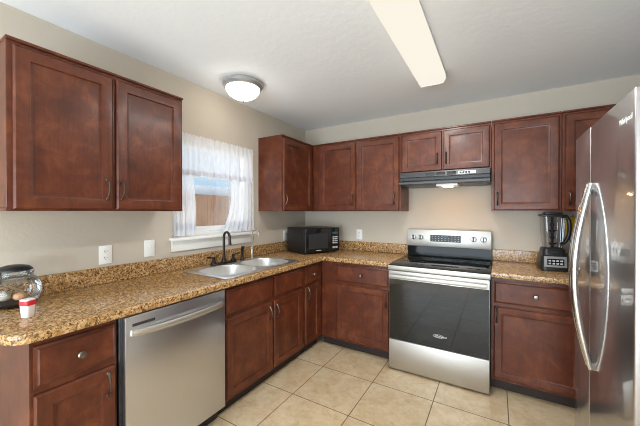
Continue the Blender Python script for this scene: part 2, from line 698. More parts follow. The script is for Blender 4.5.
# ------------------------------------------------------------------ outdoors
struct(obj('ground', box(nb(), -14, -0.13, -9, 12, -0.3, -0.15), M['ground'], smooth=0))
f = thing('fence', 'brown weathered board fence outside the kitchen window', 'fence', (-3.0, 0, -0.15))
bm = nb()
y = -3.0
k = 0
while y < 4.5:
    box(bm, -0.01 + 0.003 * (k % 2), 0.008 + 0.003 * (k % 2), y, y + 0.135, 0.02, 1.86 + random.uniform(-0.006, 0.006), 0.004, 1)
    y += 0.142
    k += 1
obj('board_panel', bm, M['fence'], f)
for z in (0.3, 1.0, 1.66):
    obj('rail', box(nb(), -0.050, -0.011, -3.0, 4.5, z - 0.040, z + 0.040, 0.004, 1), M['fence'], f)
n = thing('patio_cover', 'pale grey flat patio cover beyond the fence', 'patio cover', (-6.0, 2.5, -0.15))
obj('roof_slab', box(nb(), -2.2, -0.05, -5, 5, 2.20, 2.32, 0.01), M['roof'], n)
obj('fascia', box(nb(), -0.05, 0.02, -5, 5, 2.06, 2.345, 0.01), M['stucco'], n)
for y in (-4.6, -1.5, 1.6, 4.6):
    obj('post', box(nb(), -0.2, -0.08, y - 0.06, y + 0.06, 0, 2.2, 0.006), M['stucco'], n)
obj('house_wall', box(nb(), -2.6, -2.2, -5, 5, 0, 2.32), M['stucco'], n)


# ------------------------------------------------------------------ cabinets
def pull(parent, x, z, y0=0.0, L=0.10):
    """Arched vertical pull on the face at y0 (pointing to -y)."""
    bm = nb()
    pts, rad = [], []
    for i in range(15):
        t = i / 14
        zz = (t - 0.5) * L
        out = 0.024 * math.sin(PI * t) ** 0.7
        pts.append((0, -0.003 - out, zz))
        rad.append(0.0042 + 0.0022 * abs(2 * t - 1) ** 2)
    tube(bm, pts, rad, 8)
    for s in (-1, 1):
        lathe(bm, [(0.0075, 0.0), (0.0085, -0.003), (0.006, -0.006)], 12, (0, 0, s * (L / 2 + 0.001)), 'y')
    return obj('handle', bm, M['nickel'], parent, (x, y0, z))


def knob(parent, x, z, y0=0.0):
    bm = lathe(nb(), [(0.008, 0.0), (0.006, -0.010), (0.009, -0.014), (0.0155, -0.019), (0.0165, -0.023), (0.013, -0.028), (0, -0.030)], 20, (0, 0, 0), 'y')
    return obj('knob', bm, M['knob'], parent, (x, y0, z))


T = 0.020


def door_front(parent, x0, x1, z0, z1, frame=0.056, handle=None, hz=None, name='door', L=0.10):
    """Frame-and-panel door, its origin at its own lower left corner."""
    w, h = x1 - x0, z1 - z0
    bm = rings(nb(), w, h, [(0, -0.0005), (0.0, -T * 0.55), (0.007, -T), (frame - 0.003, -T), (frame, -T + 0.0015), (frame + 0.002, -T + 0.010),
                            (frame + 0.010, -T + 0.0125), (frame + 0.012, -T + 0.0125)])
    o = obj(name, bm, M['wood'], parent, (x0, 0, z0))
    if handle is not None:
        pull(o, handle - x0, hz - z0, -T, L)
    return o


def drawer_front(parent, x0, x1, z0, z1, kx=None, name='drawer'):
    w, h = x1 - x0, z1 - z0
    bm = rings(nb(), w, h, [(0, -0.0005), (0, -T * 0.5), (0.006, -T * 0.62), (0.015, -T)])
    o = obj(name, bm, M['wood'], parent, (x0, 0, z0))
    if kx is not None:
        knob(o, kx - x0, h / 2, -T)
    return o


TK = 0.088


def base_cabinet(label, loc, rz, w, depth=0.585, toe_x=(0, None), hollow=False):
    """Origin on the floor at the left end of the face frame; x runs along the front, y into the wall."""
    c = thing('base_cabinet', label, 'cabinet', loc, rz)
    bm = nb()
    if hollow:
        box(bm, 0.0005, 0.018, 0.019, depth, TK, 0.873, 0.0015, 1)
        box(bm, w - 0.018, w - 0.0005, 0.019, depth, TK, 0.873, 0.0015, 1)
        box(bm, 0.018, w - 0.018, 0.019, depth, TK, TK + 0.018)
        box(bm, 0.018, w - 0.018, depth - 0.008, depth, TK + 0.018, 0.873)
        box(bm, 0.0005, w - 0.0005, 0.0, 0.019, TK, 0.873, 0.0015, 1)
    else:
        box(bm, 0.0005, w - 0.0005, 0.0, depth, TK, 0.873, 0.0015, 1)
    obj('carcass', bm, M['wood'], c)
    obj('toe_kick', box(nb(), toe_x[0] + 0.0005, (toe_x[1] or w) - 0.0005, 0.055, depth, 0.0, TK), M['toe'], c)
    return c


DZ0, DZ1, WZA, WZB = 0.108, 0.650, 0.678, 0.842
FX = 0.59          # face frames of the run on the left wall stand at x = FX, of the back wall at y = -FX
RL = PI / 2
c = base_cabinet('reddish brown base cabinet at the free end of the counter, left of the dishwasher', (FX, -2.802, 0), RL, 0.307)
drawer_front(c, 0.012, 0.297, WZA, WZB, 0.158)
door_front(c, 0.012, 0.297, DZ0, DZ1, handle=0.263, hz=0.575)
c = base_cabinet('wide reddish brown two-door base cabinet under the sink', (FX, -1.862, 0), RL, 0.917, hollow=True)
drawer_front(c, 0.018, 0.482, WZA, WZB, None, 'false_front')
drawer_front(c, 0.508, 0.916 - 0.012, WZA, WZB, None, 'false_front')
door_front(c, 0.018, 0.486, DZ0, DZ1, handle=0.446, hz=0.565)
door_front(c, 0.504, 0.904, DZ0, DZ1, handle=0.530, hz=0.565)
c = base_cabinet('narrow reddish brown base cabinet between sink cabinet and inside corner', (FX, -0.944, 0), RL, 0.352)
drawer_front(c, 0.040, 0.285, WZA, WZB, 0.162)
door_front(c, 0.040, 0.285, DZ0, DZ1, 0.050, handle=0.072, hz=0.590, L=0.12)
c = base_cabinet('reddish brown corner base cabinet just left of the stove', (0.002, -FX, 0), 0, 1.33, 0.585, (FX - 0.05, None))
# only its part right of the corner shows; the rest runs blind behind the other cabinet
for ch in list(c.children):
    if ch.name.startswith('carcass'):
        bpy.data.objects.remove(ch)
obj('carcass', box(nb(), FX + 0.002, 1.3295, 0, 0.585, TK, 0.873, 0.0015, 1), M['wood'], c)
for ch in list(c.children):
    if ch.name.startswith('toe_kick'):
        bpy.data.objects.remove(ch)
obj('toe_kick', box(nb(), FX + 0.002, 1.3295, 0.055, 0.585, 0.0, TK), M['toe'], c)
drawer_front(c, 0.775, 1.308, WZA, WZB, 1.04)
door_front(c, 0.775, 1.308, DZ0, DZ1, handle=1.282, hz=0.560, L=0.12)
c = base_cabinet('reddish brown base cabinet between the stove and the refrigerator', (2.107, -FX, 0), 0, 0.565)
drawer_front(c, 0.018, 0.547, WZA, WZB, 0.275)
door_front(c, 0.018, 0.547, DZ0, DZ1, 0.052, handle=0.036, hz=0.590, L=0.11)
c = base_cabinet('reddish brown base cabinet in the corner behind the refrigerator', (2.674, -FX, 0), 0, 0.684)
drawer_front(c, 0.018, 0.40, WZA, WZB, 0.21)
door_front(c, 0.018, 0.40, DZ0, DZ1, 0.052)

UZ0, UZ1 = 1.372, 2.122
UD = 0.310


def wall_cabinet(label, loc, rz, w, z0=UZ0, depth=UD - 0.003, ends=(0, 0)):
    c = thing('wall_cabinet', label, 'cabinet', (loc[0], loc[1], z0), rz)
    h = UZ1 - z0
    bm = nb()
    t = 0.016
    box(bm, 0.0005, w - 0.0005, 0.0, depth, 0.014, h, 0.0015, 1)
    box(bm, 0.0005, w - 0.0005, 0.0, 0.02, 0.0, 0.014)
    box(bm, 0.0005, t, 0.02, depth, 0.0, 0.014)
    box(bm, w - t, w - 0.0005, 0.02, depth, 0.0, 0.014)
    obj('carcass', bm, M['wood'], c)
    bm = nb()
    box(bm, 0.0005 - ends[0], w - 0.0005 + ends[1], -0.012, depth, h, h + 0.014, 0.003, 1)
    obj('top_moulding', bm, M['wood'], c)
    return c


H_ = UZ1 - UZ0
c = wall_cabinet('large reddish brown two-door wall cabinet at left, above the outlet', (UD, -2.800, 0), RL, 0.836, ends=(0.003, 0.003))
door_front(c, 0.020, 0.411, 0.008, H_ - 0.018, handle=0.380, hz=0.118)
door_front(c, 0.427, 0.818, 0.008, H_ - 0.018, handle=0.452, hz=0.118)
c = wall_cabinet('reddish brown wall cabinet right of the window, its side panel showing', (UD, -0.890, 0), RL, 0.888, ends=(0.003, 0))
door_front(c, 0.014, 0.535, 0.008, H_ - 0.018, handle=0.036, hz=0.122)
c = wall_cabinet('reddish brown two-door wall cabinet above the microwave corner, left of the hood', (UD + 0.004, -UD, 0), 0, 1.021)
door_front(c, 0.096, 0.540, 0.008, H_ - 0.018, handle=0.508, hz=0.122)
door_front(c, 0.556, 1.008, 0.008, H_ - 0.018, handle=0.960, hz=0.122)
c = wall_cabinet('short reddish brown two-door wall cabinet directly above the range hood', (1.338, -UD, 0), 0, 0.762, 1.738)
hh = UZ1 - 1.738
door_front(c, 0.010, 0.374, 0.008, hh - 0.018, 0.052, handle=0.337, hz=0.118, L=0.095)
door_front(c, 0.388, 0.752, 0.008, hh - 0.018, 0.052, handle=0.412, hz=0.118, L=0.095)
c = wall_cabinet('reddish brown single-door wall cabinet right of the hood, above the blender', (2.103, -UD, 0), 0, 0.466)
door_front(c, 0.018, 0.450, 0.008, H_ - 0.018, handle=0.045, hz=0.105)
c = wall_cabinet('reddish brown wall cabinet partly hidden behind the refrigerator top', (2.571, -UD, 0), 0, 0.78)
door_front(c, 0.014, 0.44, 0.008, H_ - 0.018, handle=0.042, hz=0.105)

# ------------------------------------------------------------------ countertops
CT0, CT1 = 0.874, 0.914
BASEF = 0.635
SX0, SX1, SY0, SY1 = 0.115, 0.580, -1.815, -1.000          # cut-out for the sink
r = 0.085
L = [(0.003, -0.003), (0.003, -2.872)]
for k in range(9):
    a = math.radians(-90 + 90 * k / 8)
    L.append((0.648 - r + r * math.cos(a), -2.872 + r + r * math.sin(a)))
L += [(0.648, -0.660), (0.660, -0.648), (1.333, -0.648), (1.333, -0.003)]
L.reverse()
hole = rrect(SX0, SX1, SY0, SY1, 0.06)
ct = link('countertop', plate_mesh('countertop', [L, hole], CT0, CT1, 0.006), M['granite'])
tag(ct, 'brown speckled L-shaped countertop around the sink with backsplash', 'countertop')
bm = nb()
box(bm, 0.002, 0.021, -2.868, -0.003, CT1, 1.018, 0.003, 1)
box(bm, 0.021, 1.333, -0.022, -0.003, CT1, 1.018, 0.003, 1)
obj('backsplash', bm, M['granite'], ct)
R_ = [(2.108, -0.648), (3.355, -0.648), (3.355, -0.003), (2.108, -0.003)]
ct2 = link('countertop', plate_mesh('countertop', [R_], CT0, CT1, 0.006), M['granite'])
tag(ct2, 'brown speckled countertop right of the stove, under the blender', 'countertop')
obj('backsplash', box(nb(), 2.108, 3.355, -0.022, -0.003, CT1, 1.018, 0.003, 1), M['granite'], ct2)

# ------------------------------------------------------------------ dishwasher
dw = thing('dishwasher', 'stainless steel dishwasher between the two left base cabinets', 'dishwasher', (0.60, -2.482, 0), RL)
obj('tub', box(nb(), -0.008, 0.612, 0.0, 0.55, 0.09, 0.868, 0.003, 1), M['black'], dw)
obj('door_panel', box(nb(), 0.004, 0.602, -0.034, -0.001, 0.105, 0.864, 0.005), M['steel'], dw)
obj('toe_panel', box(nb(), 0.004, 0.602, 0.045, 0.07, 0.0, 0.10, 0.002), M['black'], dw)
obj('vent_badge', box(nb(), 0.035, 0.145, -0.0355, -0.034, 0.812, 0.826, 0.0005, 1), M['char'], dw)
bm = nb()
pts = []
for i in range(21):
    t = i / 20
    pts.append((0.03 + 0.546 * t, -0.040 - 0.038 * math.sin(PI * t) ** 0.6, 0.782))
tube(bm, pts, 0.016, 12, 0.45)
obj('handle', bm, M['steel_range'], dw)

# ------------------------------------------------------------------ sink and taps
sk = thing('sink', 'double bowl stainless steel drop-in sink under the window', 'sink', (0, 0, CT1))
RX0, RX1, RY0, RY1 = 0.085, 0.605, -1.840, -0.975
b1 = (0.175, 0.545, -1.800, -1.425)
b2 = (0.175, 0.545, -1.390, -1.015)
rim = plate_mesh('rim', [rrect(RX0, RX1, RY0, RY1, 0.07, 8), rrect(*b1, 0.125, 10), rrect(*b2, 0.125, 10)], 0.0002, 0.006, 0.0025)
link('rim', rim, M['sink'], sk)
for b in (b1, b2):
    bm = nb()
    prev = None
    for ins, z, rr in ((-0.001, 0.004, 0.125), (0.004, -0.02, 0.120), (0.012, -0.14, 0.11), (0.025, -0.165, 0.10), (0.06, -0.175, 0.08)):
        ring = [bm.verts.new((x, y, z)) for x, y in rrect(b[0] + ins, b[1] - ins, b[2] + ins, b[3] - ins, rr, 10)]
        if prev:
            for i in range(len(ring)):
                j = (i + 1) % len(ring)
                bm.faces.new((prev[i], prev[j], ring[j], ring[i]))
        prev = ring
    bm.faces.new(prev)
    o = obj('bowl', bm, M['sink'], sk, smooth=60)
    o.data.flip_normals()
    dr = lathe(nb(), [(0.0, 0.001), (0.025, 0.001), (0.03, 0.003), (0.042, 0.003), (0.044, 0.0)], 24, ((b[0] + b[1]) / 2 - 0.03, (b[2] + b[3]) / 2, -0.1745))
    obj('drain', dr, M['chrome'], o)

ZS = CT1 + 0.006
fa = thing('faucet', 'dark bronze two-handle kitchen faucet with high arched spout', 'faucet', (0.122, -1.448, ZS))
bm = nb()
pm = plate_mesh('base_plate', [rrect(-0.028, 0.028, -0.135, 0.135, 0.027, 8)], 0, 0.014, 0.004)
link('base_plate', pm, M['bronze'], fa)
bm = nb()
lathe(bm, [(0.022, 0.012), (0.022, 0.03), (0.015, 0.045), (0.012, 0.06)], 18)
pts = [(0, 0, 0.055 + 0.02 * i) for i in range(9)]
for k in range(1, 13):
    a = PI - PI * 1.06 * k / 12
    pts.append((0.044 + 0.044 * math.cos(a), 0, 0.225 + 0.048 * math.sin(a)))
pts += [(0.091, 0, 0.185), (0.093, 0, 0.165)]
tube(bm, pts, [0.0105] * (len(pts) - 2) + [0.012, 0.014], 12)
obj('spout', bm, M['bronze'], fa, rot=(0, 0, -0.15))
for s in (-1, 1):
    bm = lathe(nb(), [(0.022, 0.012), (0.021, 0.028), (0.013, 0.038), (0.012, 0.05), (0.015, 0.062), (0.010, 0.070), (0, 0.071)], 16)
    tube(bm, [(0, 0, 0.062), (0.004, s * 0.03, 0.068), (0.006, s * 0.066, 0.074)], [0.007, 0.0065, 0.008], 8)
    obj('lever_handle', bm, M['bronze'], fa, (0, s * 0.105, 0))
sp = thing('side_sprayer', 'dark bronze side sprayer right of the arched faucet', 'sprayer', (0.122, -1.235, ZS))
obj('collar', lathe(nb(), [(0.022, 0), (0.022, 0.008), (0.014, 0.02), (0.013, 0.035)], 16), M['bronze'], sp)
bm = tube(nb(), [(0, 0, 0.03), (0, 0, 0.07), (0.003, 0, 0.10), (0.012, 0, 0.125)], [0.012, 0.014, 0.016, 0.017], 12)
obj('spray_head', bm, M['bronze'], sp)
ft = thing('filter_tap', 'slim chrome drinking water tap at right of the sink', 'tap', (0.122, -1.105, ZS))
obj('tap_base', lathe(nb(), [(0.018, 0), (0.018, 0.006), (0.012, 0.012), (0.012, 0.10), (0.009, 0.115)], 16), M['chrome'], ft)
pts = [(0, 0, 0.09 + 0.02 * i) for i in range(8)]
for k in range(1, 13):
    a = PI - PI * k / 12
    pts.append((0.033 + 0.033 * math.cos(a), 0, 0.235 + 0.038 * math.sin(a)))
pts.append((0.067, 0, 0.215))
obj('gooseneck', tube(nb(), pts, 0.0075, 10), M['chrome'], ft, rot=(0, 0, 0.25))
obj('lever', tube(nb(), [(0, 0, 0.085), (0.012, -0.02, 0.092), (0.016, -0.032, 0.094)], [0.004, 0.004, 0.005], 8), M['black'], ft)


# ------------------------------------------------------------------ outlets and switch
def wall_plate(name, label, cat, loc, rz, kind):
    """Plate with its face to -y at the origin."""
    p = thing(name, label, cat, loc, rz)
    obj('plate', box(nb(), -0.037, 0.037, -0.006, -0.0005, -0.059, 0.059, 0.003), M['plate'], p)
    if kind == 'outlet':
        for s in (-1, 1):
            soc = obj('socket', lathe(nb(), [(0.016, 0.0), (0.016, -0.0015), (0.0145, -0.0025), (0, -0.0025)], 20, (0, -0.0055, s * 0.020), 'y'), M['plate'], p)
            bm = nb()
            box(bm, -0.008, -0.0055, -0.0088, -0.0078, s * 0.020 - 0.002, s * 0.020 + 0.007)
            box(bm, 0.0055, 0.008, -0.0088, -0.0078, s * 0.020 - 0.001, s * 0.020 + 0.007)
            box(bm, -0.002, 0.002, -0.0088, -0.0078, s * 0.020 - 0.010, s * 0.020 - 0.006)
            obj('slot', bm, M['slot'], soc)
    else:
        obj('toggle', box(nb(), -0.005, 0.005, -0.017, -0.005, -0.002, 0.014, 0.002), M['plate'], p)
        for s in (-1, 1):
            obj('screw', lathe(nb(), [(0.003, 0), (0.003, -0.001), (0, -0.0012)], 10, (0, -0.006, s * 0.045), 'y'), M['plate'], p)
    return p


wall_plate('electrical_outlet', 'white outlet plate above the counter under the large left wall cabinet', 'outlet', (0.0, -2.294, 1.094), RL, 'outlet')
wall_plate('light_switch', 'white light switch plate left of the window sill', 'light switch', (0.0, -2.017, 1.105), RL, 'switch')
wall_plate('electrical_outlet', 'white outlet plate on the left wall half hidden behind the microwave', 'outlet', (0.0, -0.440, 1.085), RL, 'outlet')
wall_plate('electrical_outlet', 'white outlet plate on the back wall between microwave and stove', 'outlet', (0.763, 0.0, 1.100), 0, 'outlet')

# ------------------------------------------------------------------ curtains
cr = thing('curtain_rod', 'white curtain rod across the top of the window', 'curtain rod', (0.038, -1.44, 1.950))
obj('rod', tube(nb(), [(0, -0.43, 0), (0, 0.435, 0)], 0.006, 10), M['white'], cr)
for s in (-0.42, 0.425):
    obj('bracket', box(nb(), -0.037, 0.004, s - 0.006, s + 0.006, -0.012, 0.007, 0.002, 1), M['white'], cr)


def cloth(name, label, cat, y0f, y1f, z0, z1, x, amp, waves, m, hem=None, nv=40, nu=150, ruffle=None, phase=0.0, group=None):
    """Gathered sheet; y0f / y1f give its side edges as functions of height 0..1 (bottom..top)."""
    def P(u, v):
        ya, yb = y0f(v), y1f(v)
        yy = ya + (yb - ya) * u
        zz = z0 + (z1 - z0) * v
        a = amp * (0.35 + 0.65 * (1 - v))
        if ruffle:
            d = abs(zz - ruffle)
            a = amp * min(1.0, 0.25 + d / 0.12)
        xx = x + a * (math.sin(2 * PI * waves * u + phase + 0.8 * math.sin(5 * u + 2 * v)) + 0.35 * math.sin(2 * PI * waves * 2.3 * u + 1.3))
        zz += (1 - v) * 0.006 * math.sin(2 * PI * waves * 0.5 * u)
        if ruffle and v > 0.97:
            zz += 0.006 * math.sin(2 * PI * waves * 1.7 * u)
        return (xx, yy, zz)

    def sheet(v0, v1, off):
        bm = nb()
        n = max(2, int(nv * (v1 - v0)))
        g = [[bm.verts.new(Vector(P(i / nu, v0 + (v1 - v0) * j / n)) + Vector((off, 0, 0))) for i in range(nu + 1)] for j in range(n + 1)]
        for j in range(n):
            for i in range(nu):
                bm.faces.new((g[j][i], g[j][i + 1], g[j + 1][i + 1], g[j + 1][i]))
        return bm
    o = obj(name, sheet(0, 1, 0), m, smooth=80)
    tag(o, label, cat, group)
    if hem:
        obj('hem_band', sheet(hem[0], hem[1], 0.0025), M['hem'], o, smooth=80)
    return o


cloth('valance', 'white sheer gathered valance hanging across the top of the window', 'valance', lambda v: -1.860, lambda v: -1.000 - 0.02 * v, 1.650, 1.985,
      0.050, 0.010, 15, M['sheer'], (0.03, 0.15), ruffle=1.95)
cloth('curtain', 'white sheer cafe curtain panel at the left side of the window', 'curtain', lambda v: -1.845, lambda v: -1.660 + 0.02 * math.sin(3 * v) - 0.03 * v, 1.178, 1.675,
      0.030, 0.009, 5, M['sheer'], (0.08, 0.20), nu=70)
cloth('curtain', 'white sheer cafe curtain panel at the right side of the window', 'curtain', lambda v: -1.40 + 0.10 * v + 0.05 * math.sin(PI * v), lambda v: -0.995, 1.178, 1.675,
      0.030, 0.009, 7, M['sheer'], (0.08, 0.20), nu=80, phase=1.0)

# ------------------------------------------------------------------ microwave
mwa = math.atan2(0.447, 0.204)
mw = thing('microwave', 'black countertop microwave angled in the counter corner', 'microwave', (0.420, -0.652, CT1 + 0.0007), mwa)
MW, MD, MH = 0.462, 0.370, 0.276
obj('body', box(nb(), 0.0, MW, 0.016, MD, 0.012, MH, 0.006), M['black'], mw)
dr = obj('door', box(nb(), 0.0, 0.345, -0.006, 0.015, 0.014, MH - 0.002, 0.005), M['black_gloss'], mw)
obj('window', box(nb(), 0.055, 0.305, -0.0075, -0.006, 0.055, 0.218, 0.0005, 1), M['mw_window'], dr)
obj('edge_trim', box(nb(), 0.006, 0.018, -0.009, -0.006, 0.018, MH - 0.008, 0.001, 1), M['char'], dr)
obj('badge', box(nb(), 0.150, 0.212, -0.0070, -0.006, 0.030, 0.038, 0.0003, 1), M['grey'], dr)
cp = obj('control_panel', box(nb(), 0.347, MW, -0.006, 0.015, 0.014, MH - 0.002, 0.005), M['black_gloss'], mw)
obj('display', box(nb(), 0.365, 0.438, -0.007, -0.006, 0.205, 0.228, 0.0003, 1), M['teal'], cp)
for r_ in range(4):
    for q in range(3):
        obj('button', box(nb(), 0.367 + q * 0.025, 0.386 + q * 0.025, -0.007, -0.006, 0.165 - r_ * 0.022, 0.178 - r_ * 0.022, 0.0003, 1), M['grey'], cp)
for q in range(2):
    obj('button', box(nb(), 0.367 + q * 0.038, 0.398 + q * 0.038, -0.007, -0.006, 0.045, 0.066, 0.0003, 1), M['grey'], cp)
for fx in (0.03, MW - 0.03):
    for fy in (0.04, MD - 0.03):
        obj('foot', lathe(nb(), [(0.012, 0.0), (0.014, 0.012)], 12, (fx, fy, 0)), M['black'], mw)

# ------------------------------------------------------------------ stove
RX = 1.3375
RW = 0.7665
st = thing('stove', 'stainless electric range with black glass top and oven door', 'stove', (RX, 0, 0))
YF = -0.660
obj('body', box(nb(), 0.0, RW, YF, -0.026, 0.025, 0.892, 0.003, 1), M['black'], st)
obj('cooktop', box(nb(), 0.0, RW, YF - 0.045, -0.028, 0.893, 0.911, 0.003), M['black_glass'], st)
obj('front_trim', box(nb(), 0.0, RW, YF - 0.050, YF - 0.046, 0.868, 0.906, 0.0015), M['steel_range'], st)
od = obj('oven_door', box(nb(), 0.004, RW - 0.004, YF - 0.040, YF - 0.002, 0.274, 0.862, 0.005), M['steel_range'], st)
obj('glass', box(nb(), 0.008, RW - 0.008, YF - 0.044, YF - 0.040, 0.277, 0.790, 0.001, 1), M['oven_glass'], od)
bm = nb()
box(bm, 0.020, RW - 0.020, YF - 0.096, YF - 0.078, 0.805, 0.838, 0.006)
hd = obj('handle', bm, M['steel_range'], od)
for x in (0.035, RW - 0.035):
    obj('handle_mount', box(nb(), x - 0.013, x + 0.013, YF - 0.080, YF - 0.040, 0.809, 0.834, 0.004), M['steel_range'], hd)
link('logo', text_mesh('logo', 'Whirlpool', 0.021), M['lightprint'], od, (0.425, YF - 0.0445, 0.372), (PI / 2, 0, 0), 0)
em = plate_mesh('emblem', [[(0.040 * math.cos(2 * PI * k / 40), 0.013 * math.sin(2 * PI * k / 40)) for k in range(40)],
                            [(0.0375 * math.cos(2 * PI * k / 40), 0.0112 * math.sin(2 * PI * k / 40) + 0.0006) for k in range(40)]], 0.0, 0.0008)
link('emblem', em, M['lightprint'], od, (0.408, YF - 0.0442, 0.373), (PI / 2, 0, 0.0), 0)
obj('storage_drawer', box(nb(), 0.004, RW - 0.004, YF - 0.040, YF - 0.002, 0.016, 0.268, 0.005), M['steel_range'], st)
for x in (0.05, RW - 0.05):
    for y in (YF + 0.05, -0.1):
        obj('foot', lathe(nb(), [(0.018, 0), (0.018, 0.025)], 12, (x, y, 0)), M['black'], st)
# burner rings printed on the glass
for x, y, rad in ((0.19, -0.50, 0.105), (0.19, -0.24, 0.08), (0.57, -0.50, 0.08), (0.57, -0.24, 0.105)):
    pm = plate_mesh('burner_ring', [[(x + rad * math.cos(2 * PI * k / 48), y + rad * math.sin(2 * PI * k / 48)) for k in range(48)],
                                    [(x + (rad - 0.003) * math.cos(2 * PI * k / 48), y + (rad - 0.003) * math.sin(2 * PI * k / 48)) for k in range(48)]], 0.9111, 0.9114)
    link('burner_ring', pm, M['char'], st)
# sloping black glass riser and steel backguard
bm = nb()
prof = [(-0.026, 0.9115), (-0.066, 0.9115), (-0.062, 1.015), (-0.026, 1.015)]
va = [[bm.verts.new((x, y, z)) for y, z in prof] for x in (0.002, RW - 0.002)]
bm.faces.new(va[0])
bm.faces.new(list(reversed(va[1])))
for i in range(4):
    j = (i + 1) % 4
    bm.faces.new((va[0][i], va[1][i], va[1][j], va[0][j]))
obj('riser', bm, M['black_glass'], st)
bg = obj('backguard', box(nb(), 0.0, RW, -0.085, -0.026, 1.015, 1.187, 0.006), M['steel_range'], st)
YB = -0.085
obj('display', box(nb(), 0.232, 0.512, YB - 0.002, YB, 1.068, 1.135, 0.001, 1), M['black'], bg)
bm = nb()
for q in range(9):
    for r_ in range(3):
        if 3 < q < 6 and r_ == 2:
            continue
        cx, cz = 0.253 + q * 0.0298, 1.081 + r_ * 0.0205
        box(bm, cx - 0.005, cx + 0.005, YB - 0.0026, YB - 0.002, cz - 0.0015, cz + 0.0015)
obj('key_print', bm, M['grey'], bg)
obj('clock', box(nb(), 0.345, 0.400, YB - 0.0027, YB - 0.002, 1.117, 1.129), M['teal'], bg)
for x in (0.070, 0.140, 0.620, 0.702):
    kb = obj('knob', lathe(nb(), [(0.027, 0.0), (0.027, -0.006), (0.022, -0.008), (0.021, -0.024), (0.018, -0.027), (0, -0.027)], 24, (x, YB, 1.108), 'y'), M['silver'], bg)
    obj('grip', box(nb(), x - 0.007, x + 0.007, YB - 0.036, YB - 0.026, 1.086, 1.130, 0.002, 1), M['black'], kb)

# ------------------------------------------------------------------ range hood
hd = thing('range_hood', 'black under-cabinet range hood with a lit lamp above the stove', 'range hood', (1.352, 0, 1.587))
HW = 0.744
bm = nb()
prof = [(-0.004, 0.030), (-0.430, 0.030), (-0.445, 0.034), (-0.445, 0.052), (-0.378, 0.070), (-0.372, 0.096), (-0.398, 0.100), (-0.390, 0.147), (-0.004, 0.147)]
va = [[bm.verts.new((x, y, z)) for y, z in prof] for x in (0.0, HW)]
bm.faces.new(va[0])
bm.faces.new(list(reversed(va[1])))
n_ = len(prof)
for i in range(n_):
    j = (i + 1) % n_
    bm.faces.new((va[0][i], va[1][i], va[1][j], va[0][j]))
obj('housing', bm, M['char'], hd)
obj('recess_panel', box(nb(), 0.004, HW - 0.004, -0.381, -0.371, 0.071, 0.098, 0.001, 1), M['black'], hd)
for q in range(3):
    x = 0.235 + 0.088 * q
    bm = nb()
    for s_ in range(4):
        box(bm, x, x + 0.075, -0.3985, -0.3925, 0.106 + s_ * 0.0085, 0.111 + s_ * 0.0085)
    obj('vent_grille', bm, M['slot'], hd)
ctl = obj('control_label', box(nb(), 0.500, 0.640, -0.3985, -0.392, 0.107, 0.134, 0.001, 1), M['silver'], hd)
for q in range(4):
    obj('switch_button', box(nb(), 0.515 + q * 0.022, 0.530 + q * 0.022, -0.4025, -0.398, 0.113, 0.127, 0.001, 1), M['slot'], ctl)
obj('filter', box(nb(), 0.03, 0.31, -0.36, -0.06, 0.022, 0.030, 0.002, 1), M['char'], hd)
obj('filter', box(nb(), 0.53, HW - 0.03, -0.36, -0.06, 0.022, 0.030, 0.002, 1), M['char'], hd)
ll = obj('lamp_housing', box(nb(), 0.325, 0.500, -0.40, -0.22, 0.008, 0.030, 0.004), M['plate'], hd)
obj('lamp_lens', box(nb(), 0.375, 0.455, -0.385, -0.30, 0.003, 0.010, 0.003), M['bulb'], ll)

# ------------------------------------------------------------------ refrigerator
fr = thing('refrigerator', 'tall side-by-side stainless refrigerator at the right edge', 'refrigerator', (2.54, -1.358, 0))
Y0, Y1, YS = -0.431, 0.431, 0.118          # near edge, far edge, seam between the doors
obj('cabinet', box(nb(), 0.075, 0.79, Y0 + 0.002, Y1 - 0.002, 0.02, 1.780, 0.004), M['char'], fr)
fz = obj('freezer_door', box(nb(), 0.0, 0.070, YS + 0.004, Y1, 0.085, 1.795, 0.007, 3), M['steel_fridge'], fr)
fd = obj('fridge_door', box(nb(), 0.0, 0.070, Y0, YS - 0.004, 0.085, 1.795, 0.007, 3), M['steel_fridge'], fr)
obj('seam_gasket', box(nb(), 0.003, 0.069, YS - 0.0036, YS + 0.0036, 0.09, 1.792), M['plate'], fr)  # white plastic colour makes the gasket look lit along the door seam
obj('kick_grille', box(nb(), 0.03, 0.07, Y0 + 0.01, Y1 - 0.01, 0.012, 0.078, 0.003, 1), M['black'], fr)
for y in (Y0 + 0.05, Y1 - 0.05):
    for x in (0.11, 0.72):
        obj('foot', lathe(nb(), [(0.02, 0), (0.02, 0.02)], 12, (x, y, 0)), M['black'], fr)
for dpart, yy in ((fz, YS + 0.024), (fd, YS - 0.024)):
    pts = []
    for i in range(33):
        t = i / 32
        pts.append((-0.001 - 0.063 * math.sin(PI * t), yy, 0.590 + 0.920 * t))
    hb = tube(nb(), pts, [0.0155 - 0.006 * abs(2 * i / 32 - 1) ** 3 for i in range(33)], 14)
    ho = obj('handle', hb, M['steel_handle'], dpart, smooth=60)
link('logo', text_mesh('logo', 'Whirlpool', 0.030), M['lightprint'], fd, (-0.0008, -0.345, 1.703), (PI / 2, 0, -PI / 2), 0)

